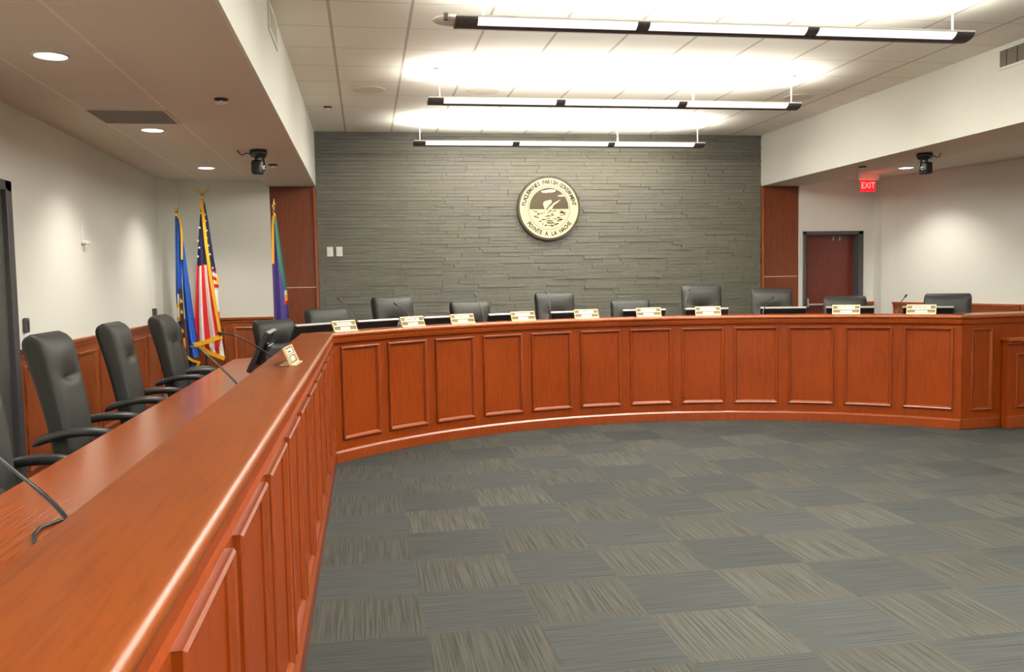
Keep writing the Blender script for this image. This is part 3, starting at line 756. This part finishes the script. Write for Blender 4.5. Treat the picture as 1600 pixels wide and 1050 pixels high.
def spot(loc, e, ang=118, blend=.75, r=.05, col=(1, .93, .82)):
    l = bpy.data.lights.new('spot', 'SPOT'); l.energy = e; l.spot_size = rad(ang); l.spot_blend = blend; l.shadow_soft_size = r; l.color = col
    o = bpy.data.objects.new('spot', l); C.objects.link(o); o.location = loc; return o
SP = 95
def downlight(x, y, label):
    root = thing('recessed_downlight', label, 'downlight', (x, y, ZT), 0, 'round recessed downlights')
    MB().lathe([(.085, .002), (.10, .0), (.10, -.006), (.088, -.008), (.083, -.002)], 36, cap=False).build('trim_ring', M['white'], root, smooth=50)
    MB().lathe([(.084, -.001), (.084, -.004), (.06, -.007), (.01, -.008)], 36).build('lamp', M['can'], root, smooth=50)
    l = spot((0, 0, -.02), SP); l.parent = root
downlight(-1.73, 5.37, 'round lit downlight in the left low ceiling, largest and nearest')
downlight(-1.74, 7.80, 'round lit downlight in the left low ceiling just beyond the dark square grille')
downlight(-1.73, 10.24, 'round lit downlight in the left low ceiling farthest back, above the flags')
downlight(6.80, 10.08, 'round lit downlight in the right low ceiling beside the camera')
for p in ((-1.73, 2.95), (-1.73, .5), (7.3, 7.7), (7.8, 5.3), (8.0, 2.9)): spot((*p, ZT - .02), SP)

g = thing('return_air_grille', 'dark square return air grille in the left low ceiling', 'vent', (-1.74, 7.2, ZT))
MB().box(-.275, .275, -.275, .275, -.006, .0).build('panel', M['grille'], g)
fr = MB(); fr.box(-.295, .295, -.295, -.275, -.008, 0); fr.box(-.295, .295, .275, .295, -.008, 0); fr.box(-.295, -.275, -.275, .275, -.008, 0); fr.box(.275, .295, -.275, .275, -.008, 0)
fr.build('frame', M['soffit'], g)
def vent(x, y0, y1, z0, z1, s, label):
    o = thing('wall_vent', label, 'vent', (x, (y0 + y1) / 2, (z0 + z1) / 2)); hy, hz = (y1 - y0) / 2, (z1 - z0) / 2
    f = MB()
    for a in ((-hy - .025, hy + .025, hz, hz + .025), (-hy - .025, hy + .025, -hz - .025, -hz), (-hy - .025, -hy, -hz, hz), (hy, hy + .025, -hz, hz)):
        f.box(min(0, s * .012), max(0, s * .012), *a)
    f.build('frame', M['wall'], o, bevel=.002)
    MB().box(min(0, s * .004), max(0, s * .004), -hy, hy, -hz, hz).build('dark_back', M['grille' if s < 0 else 'wall'], o)
    n = 7
    for k in range(n):
        y = -hy + 2 * hy * (k + .5) / n
        MB().box(min(s * .003, s * .010), max(s * .003, s * .010), y - .008, y + .012, -hz, hz).build('louver', M['soffit' if s > 0 else 'grille'], o)
vent(XL, 6.17, 6.70, 3.25, 3.40, 1, 'pale wall vent high on the left soffit face near the ceiling')
vent(XR, 5.95, 6.85, 3.265, 3.405, -1, 'grey louvred wall vent high on the right soffit face at the photo edge')
for x, y, lb in ((.09, 9.0, 'round ceiling speaker left of the linear lights'), (1.25, 8.95, 'round ceiling speaker just behind the middle linear light'), (4.76, 9.0, 'round ceiling speaker at the right end of the middle linear light')):
    o = thing('ceiling_speaker', lb, 'speaker', (x, y, ZC), 0, 'round speakers in the high ceiling')
    MB().lathe([(.165, 0), (.165, -.006), (.150, -.009)], 40, cap=False).build('trim_ring', M['soffit'], o, smooth=40)
    MB().lathe([(.152, -.005), (.15, -.008), (.02, -.010)], 40).build('speaker_grille', M['soffit'], o, smooth=40)
for x, y, zc, lb in ((-.92, 6.12, ZS - .003, 'dark sprinkler disc in the left soffit nearest the viewer'), (-.92, 9.39, ZS - .003, 'small sprinkler in the left soffit just right of the camera'),
                     (5.79, 9.41, ZS - .003, 'small sprinkler in the right soffit glowing red from the exit sign'), (-.36, 9.9, ZC, 'tiny sprinkler in the high ceiling at its far left corner')):
    o = thing('ceiling_sprinkler', lb, 'sprinkler', (x, y, zc), 0, 'fire sprinklers')
    MB().lathe([(.045, 0), (.045, -.006), (.02, -.010)], 24).build('escutcheon', M['bronze'], o, smooth=40)
    MB().lathe([(.012, -.008), (.012, -.022), (.04, -.024), (.04, -.028), (.005, -.03)], 24).build('deflector', M['white'], o, smooth=40)

def ptz(x, y, label, mirror):
    o = thing('ceiling_camera', label, 'camera', (x, y, ZS - .003), 0, 'black dome-mount cameras under the soffits'); s = mirror
    MB().lathe([(.078, 0), (.082, -.012), (.080, -.04), (.062, -.068), (.02, -.074)], 36).build('mount', M['blackg'], o, smooth=35)
    MB().tube([(s * .035, 0, -.06), (s * .050, 0, -.10), (s * .062, 0, -.15), (s * .058, 0, -.175)], .011, 10).tube([(-s * .02, .0, -.06), (-s * .02, 0, -.11)], .016, 10).build('yoke', M['black'], o, smooth=60)
    rg = [[(px - s * .012, py, zz) for px, py in super_ring(.055 * k, .06 * k, 28, .6)] for zz, k in ((-.092, .75), (-.098, .92), (-.112, 1), (-.20, 1), (-.215, .93), (-.221, .75))]
    MB().loft(rg).build('camera_head', M['black'], o, smooth=45)
    MB().lathe([(.034, 0), (.034, .012), (.026, .016), (.004, .012)], 24, 0, Matrix.Translation((s * .035, -.02, -.165)) @ Matrix.Rotation(s * rad(60), 4, 'Z') @ Matrix.Rotation(rad(90), 4, 'X')).build('camera_lens', M['blackg'], o, smooth=40)
    MB().tube([(-s * .075, 0, -.03), (-s * .12, 0, -.028), (-s * .14, 0, -.045), (-s * .16, 0, -.04), (-s * .175, 0, -.018), (-s * .19, 0, 0)], .005, 8).build('cable', M['black'], o, smooth=60)
ptz(-.95, 8.40, 'black camera hanging from the left soffit', 1)
ptz(5.85, 8.35, 'black camera hanging from the right soffit', -1)
ex = thing('exit_sign', 'red lit EXIT sign hanging from the right low ceiling before the door wall', 'exit sign', (6.66, 10.7, ZT))
MB().box(-.15, .15, -.03, .03, -.085, 0).build('canopy', M['white'], ex, bevel=.004)
MB().box(-.105, .105, -.008, .008, -.235, -.085).build('sign_panel', M['exitred'], ex, bevel=.002)
lt = MB(); text_mesh(lt, 'EXIT', .115, lambda c: Vector((c.x * .85, -.010, -.160 + c.y)))
lt.build('lettering', M['exitlet'], ex)
l = bpy.data.lights.new('exit_glow', 'POINT'); l.energy = .5; l.color = (1, .03, .02); l.shadow_soft_size = .05; lo = bpy.data.objects.new('exit_glow', l); C.objects.link(lo); lo.location = (6.64, 10.55, 2.64)

# ------------------------------------------------------------------ flags
def lerp_tab(tab, t):
    for i in range(len(tab) - 1):
        if t <= tab[i + 1][0] or i == len(tab) - 2:
            a, b = tab[i], tab[i + 1]; s = (t - a[0]) / (b[0] - a[0]); return a[1] + (b[1] - a[1]) * s, a[2] + (b[2] - a[2]) * s
class Flag:
    """cloth drawn in the flag's own frame: (p, q) are centimetre-like units right and down from the finial tip"""
    def __init__(s, name, label, x, y, ztop, unit, p0, q0):
        s.root = thing(name, label, 'flag', (x, y, ZP), 0, 'fringed flags on poles'); s.x, s.u, s.p0, s.q0, s.zt = x, unit, p0, q0, ztop - ZP
    def pt(s, p, q, y=0): return ((p - s.p0) * s.u, y, s.zt - (q - s.q0) * s.u)
    def fold(s, mb, L, R, col, y0, nu=18, nv=60, amp=.02, waves=2.2, ph=0):
        def P(u, v):
            a = lerp_tab(L, v); b = lerp_tab(R, v); p = a[0] + (b[0] - a[0]) * u; q = a[1] + (b[1] - a[1]) * u
            return s.pt(p, q, y0 + amp * (.15 + .85 * v) * sin(waves * 2 * PI * u + ph) - .02 * sin(PI * u))
        mb.grid(P, nu, nv, col); return P
    def ribbon(s, nm, pts, w, y0, mat='gold'):
        rg = []
        Q = [Vector(s.pt(p, q, y0)) for p, q in pts]
        for i, v in enumerate(Q):
            t = (Q[min(i + 1, len(Q) - 1)] - Q[max(i - 1, 0)]).normalized(); n = Vector((t.z, 0, -t.x)) * w * s.u / 2
            rg.append([v - n + Vector((0, -.006, 0)), v + n + Vector((0, -.006, 0)), v + n + Vector((0, .006, 0)), v - n + Vector((0, .006, 0))])
        MB().loft(rg).build(nm, M[mat], s.root)
    def pole(s, p, q, lean=0, mat='poledark'):
        b = s.pt(p, q); MB().tube([(b[0] + lean, .03, 0.03), (b[0], .03, b[2])], .014, 10).build('pole', M[mat], s.root, smooth=60)
        MB().lathe([(.16, 0), (.16, .015), (.10, .03), (.03, .05), (.03, .09), (.016, .10)], 28, 0, Matrix.Translation((b[0] + lean, .03, 0))).build('stand', M['brass'], s.root, smooth=40)
    def spear(s, p, q, h):
        b = s.pt(p, q); m = Matrix.Translation((b[0], .03, b[2]))
        MB().lathe([(.016, -.02), (.02, 0), (.012, .02), (.022, .045), (.010, .06), (.026, .085 + h * .2), (.02, h * .55), (.003, h)], 14, 0, m).build('finial', M['brass'], s.root, smooth=50)
STAR = [(cos(PI / 2 + k * PI / 5) * (1 if k % 2 == 0 else .40), sin(PI / 2 + k * PI / 5) * (1 if k % 2 == 0 else .40)) for k in range(10)]
# US flag
U = Flag('american_flag', 'American flag with gold fringe on the middle pole, stars and stripes hanging', -1.907, 10.9, 2.684, .00816, 315, 292)
cm = [M['red'], M['fwhite'], M['navy'], M['gold']]
mb = MB()
def us_front(u, v):
    if v < .455 + .02 * u: return 2
    return (0, 1, 0, 1, 0)[min(4, int(u * 5))]
Lf = [(0, 313.5, 314), (.35, 306, 385), (.6, 301, 440), (.8, 298, 480), (1, 295.5, 524)]; Rf = [(0, 316, 312), (.35, 319.5, 380), (.6, 324, 430), (.8, 328.5, 470), (1, 334.5, 513)]
def us_back(u, v):
    if v < .80: return 2
    return 0 if int(v * 22) % 2 else 1
Lb = [(0, 316, 312), (.6, 320, 385), (1, 325, 440)]; Rb = [(0, 318, 314), (.3, 322.5, 345), (.7, 328, 400), (.85, 331.5, 425), (1, 333, 440)]
U.fold(mb, Lb, Rb, us_back, .03, 10, 44, .012)
U.fold(mb, [(0, 322, 430), (1, 333.5, 512)], [(0, 331, 436), (1, 333.5, 518)], lambda u, v: 1 if v < .5 else 0, .035, 6, 20, .006)
P = U.fold(mb, Lf, Rf, us_front, 0, 30, 110, .022)
U.fold(mb, [(0, 299, 522), (1, 316, 534)], [(0, 334, 513), (.6, 336, 530), (1, 337.5, 543)], lambda u, v: (1, 0, 1, 0, 1)[min(4, int((u * .8 + v * .25) * 5))], .02, 24, 14, .008)
for p, q, yy in ((308, 371, -.03), (309.5, 381, -.03), (307, 394, -.03), (311, 352, -.03), (313.2, 331, -.03), (318.8, 333, .0), (319.2, 342, .0), (320, 356, .0), (319.8, 367, .0), (321.5, 378, .0), (323.2, 391, .0), (322.5, 404, .0), (326.5, 411, .0)):
    o_ = U.pt(p, q, yy - .016); R_ = .018
    mb.add([(o_[0] + R_ * a, o_[1], o_[2] + R_ * b) for a, b in STAR], [tuple(range(10))], 1)
mb.build('cloth', cm, U.root, smooth=80)
mb = MB()
U.ribbon('fringe', [(314.5, 313), (316.5, 330), (319, 375), (323.5, 425), (328.5, 468), (334, 512)], 4.2, -.035)
U.ribbon('fringe', [(296, 524), (315, 519.5), (336, 512)], 6.5, -.035)
U.ribbon('fringe', [(299, 525), (318, 537), (338, 546)], 6, .0)
U.ribbon('fringe', [(331, 424), (332.5, 436)], 4, .02)
U.ribbon('fringe', [(312.5, 316), (317.5, 315)], 6, -.02)
U.pole(315, 312, -.04)
mb = MB(); b_ = U.pt(315, 312)
mb.lathe([(.018, -.01), (.02, .005), (.010, .02), (.012, .05), (.028, .065), (.02, .085), (.006, .10)], 14, 0, Matrix.Translation((b_[0], .03, b_[2])))
for s in (-1, 1):
    mb.add([(b_[0] + s * x, .03 + y, b_[2] + zz) for x, zz, y in ((.005, .075, 0), (.035, .12, 0), (.085, .165, .0), (.075, .13, 0), (.06, .105, 0), (.03, .08, 0), (.005, .075, .012), (.035, .12, .012), (.085, .165, .012), (.075, .13, .012), (.06, .105, .012), (.03, .08, .012))],
           [tuple(range(6)), tuple(range(6, 12))] + [(i, (i + 1) % 6, (i + 1) % 6 + 6, i + 6) for i in range(6)])
mb.build('eagle_finial', M['brass'], U.root, smooth=40)
# blue state flag
B = Flag('blue_flag', 'blue flag with gold fringe on the left pole nearest the left wall', -2.21, 10.9, 2.454, .00816, 274, 322)
mb = MB(); bm_ = [M['blue'], M['fwhite'], M['gold'], M['navy'], M['poledark']]
def bl(u, v):
    if v < .60: return 0
    if v < .68: return 1 if u > .2 else 0
    if v < .70: return 2
    if v < .77: return 1
    if v < .80: return 2
    return 0 if u > .3 or v > .93 else 1
B.fold(mb, [(0, 272.5, 336), (.3, 270.5, 395), (.6, 269, 450), (.8, 269, 490), (1, 270, 530)], [(0, 280, 338), (.3, 280.5, 395), (.6, 277, 450), (.8, 275, 490), (1, 275, 530)], bl, 0, 14, 80, .022, 1.6)
B.fold(mb, [(0, 280.5, 372), (.4, 279, 440), (.75, 280.5, 500), (1, 284, 547)], [(0, 283, 372), (.25, 286.5, 410), (.5, 290.5, 455), (.8, 295.5, 510), (1, 299.5, 543)], lambda u, v: 0, -.01, 16, 60, .026, 1.4, .6)
B.fold(mb, [(0, 279, 546), (1, 281, 571)], [(0, 298, 551), (1, 293, 560)], lambda u, v: 3, .03, 12, 10, .01)
mb.build('cloth', bm_, B.root, smooth=80)
mb = MB()
B.ribbon('fringe', [(273, 336), (277, 336), (280, 341), (281.5, 352), (281.8, 370), (280.5, 400)], 2.6, -.045)
B.ribbon('fringe', [(281, 543), (289, 549), (298, 552)], 3.4, -.02); B.ribbon('fringe', [(298, 551), (293, 560), (281, 570)], 3.6, .0)
for q in (458, 474, 502): B.ribbon('fringe', [(276.5, q), (278, q + 5)], 2.6, -.05)
B.ribbon('fringe', [(279, 515), (279.5, 530)], 2.2, -.05)
B.ribbon('cord', [(277, 440), (277.5, 490), (278.5, 560)], 3.6, -.035, 'poledark')
B.pole(274, 336, .04); B.spear(274, 336, .11)
# purple and green flag
G = Flag('purple_green_flag', 'purple and green flag with gold fringe on the pole before the wood panel', -1.045, 10.6, 2.53, .00795, 426, 308)
mb = MB()
def gp(u, v):
    if u > .80 and .66 < v < .70: return 1
    if u > .80 and .70 < v < .745: return 2
    if u > .72 and .745 < v < .77: return 3
    if u > .80 and v > .9: return 2
    return 0 if u > .22 + v * .9 else 4
G.fold(mb, [(0, 423.5, 338), (.3, 421.5, 395), (.6, 421, 440), (1, 421, 520)], [(0, 428.5, 336), (.3, 434.5, 380), (.6, 440, 435), (.8, 442, 470), (1, 441.5, 520)], gp, 0, 24, 80, .022, 1.5)
mb.build('cloth', [M['green'], M['fwhite'], M['gold'], M['red'], M['purple']], G.root, smooth=80)
mb = MB(); G.ribbon('fringe', [(429, 335), (425.5, 337), (424, 350), (423.3, 375), (422.5, 407)], 3.2, -.04)
G.pole(426, 335, .0); G.spear(426, 335, .2)

# ------------------------------------------------------------------ world and colour
wd = bpy.data.worlds.new('world'); sc.world = wd; wd.use_nodes = True
wd.node_tree.nodes['Background'].inputs[0].default_value = (.9, .9, 1, 1); wd.node_tree.nodes['Background'].inputs[1].default_value = .05
sc.view_settings.view_transform = 'Standard'
sc.view_settings.look = 'None'
sc.view_settings.exposure = .22
sc.cycles.max_bounces = 8; sc.cycles.diffuse_bounces = 5; sc.cycles.glossy_bounces = 3
sc.cycles.use_denoising = True
sc.cycles.sample_clamp_indirect = 6
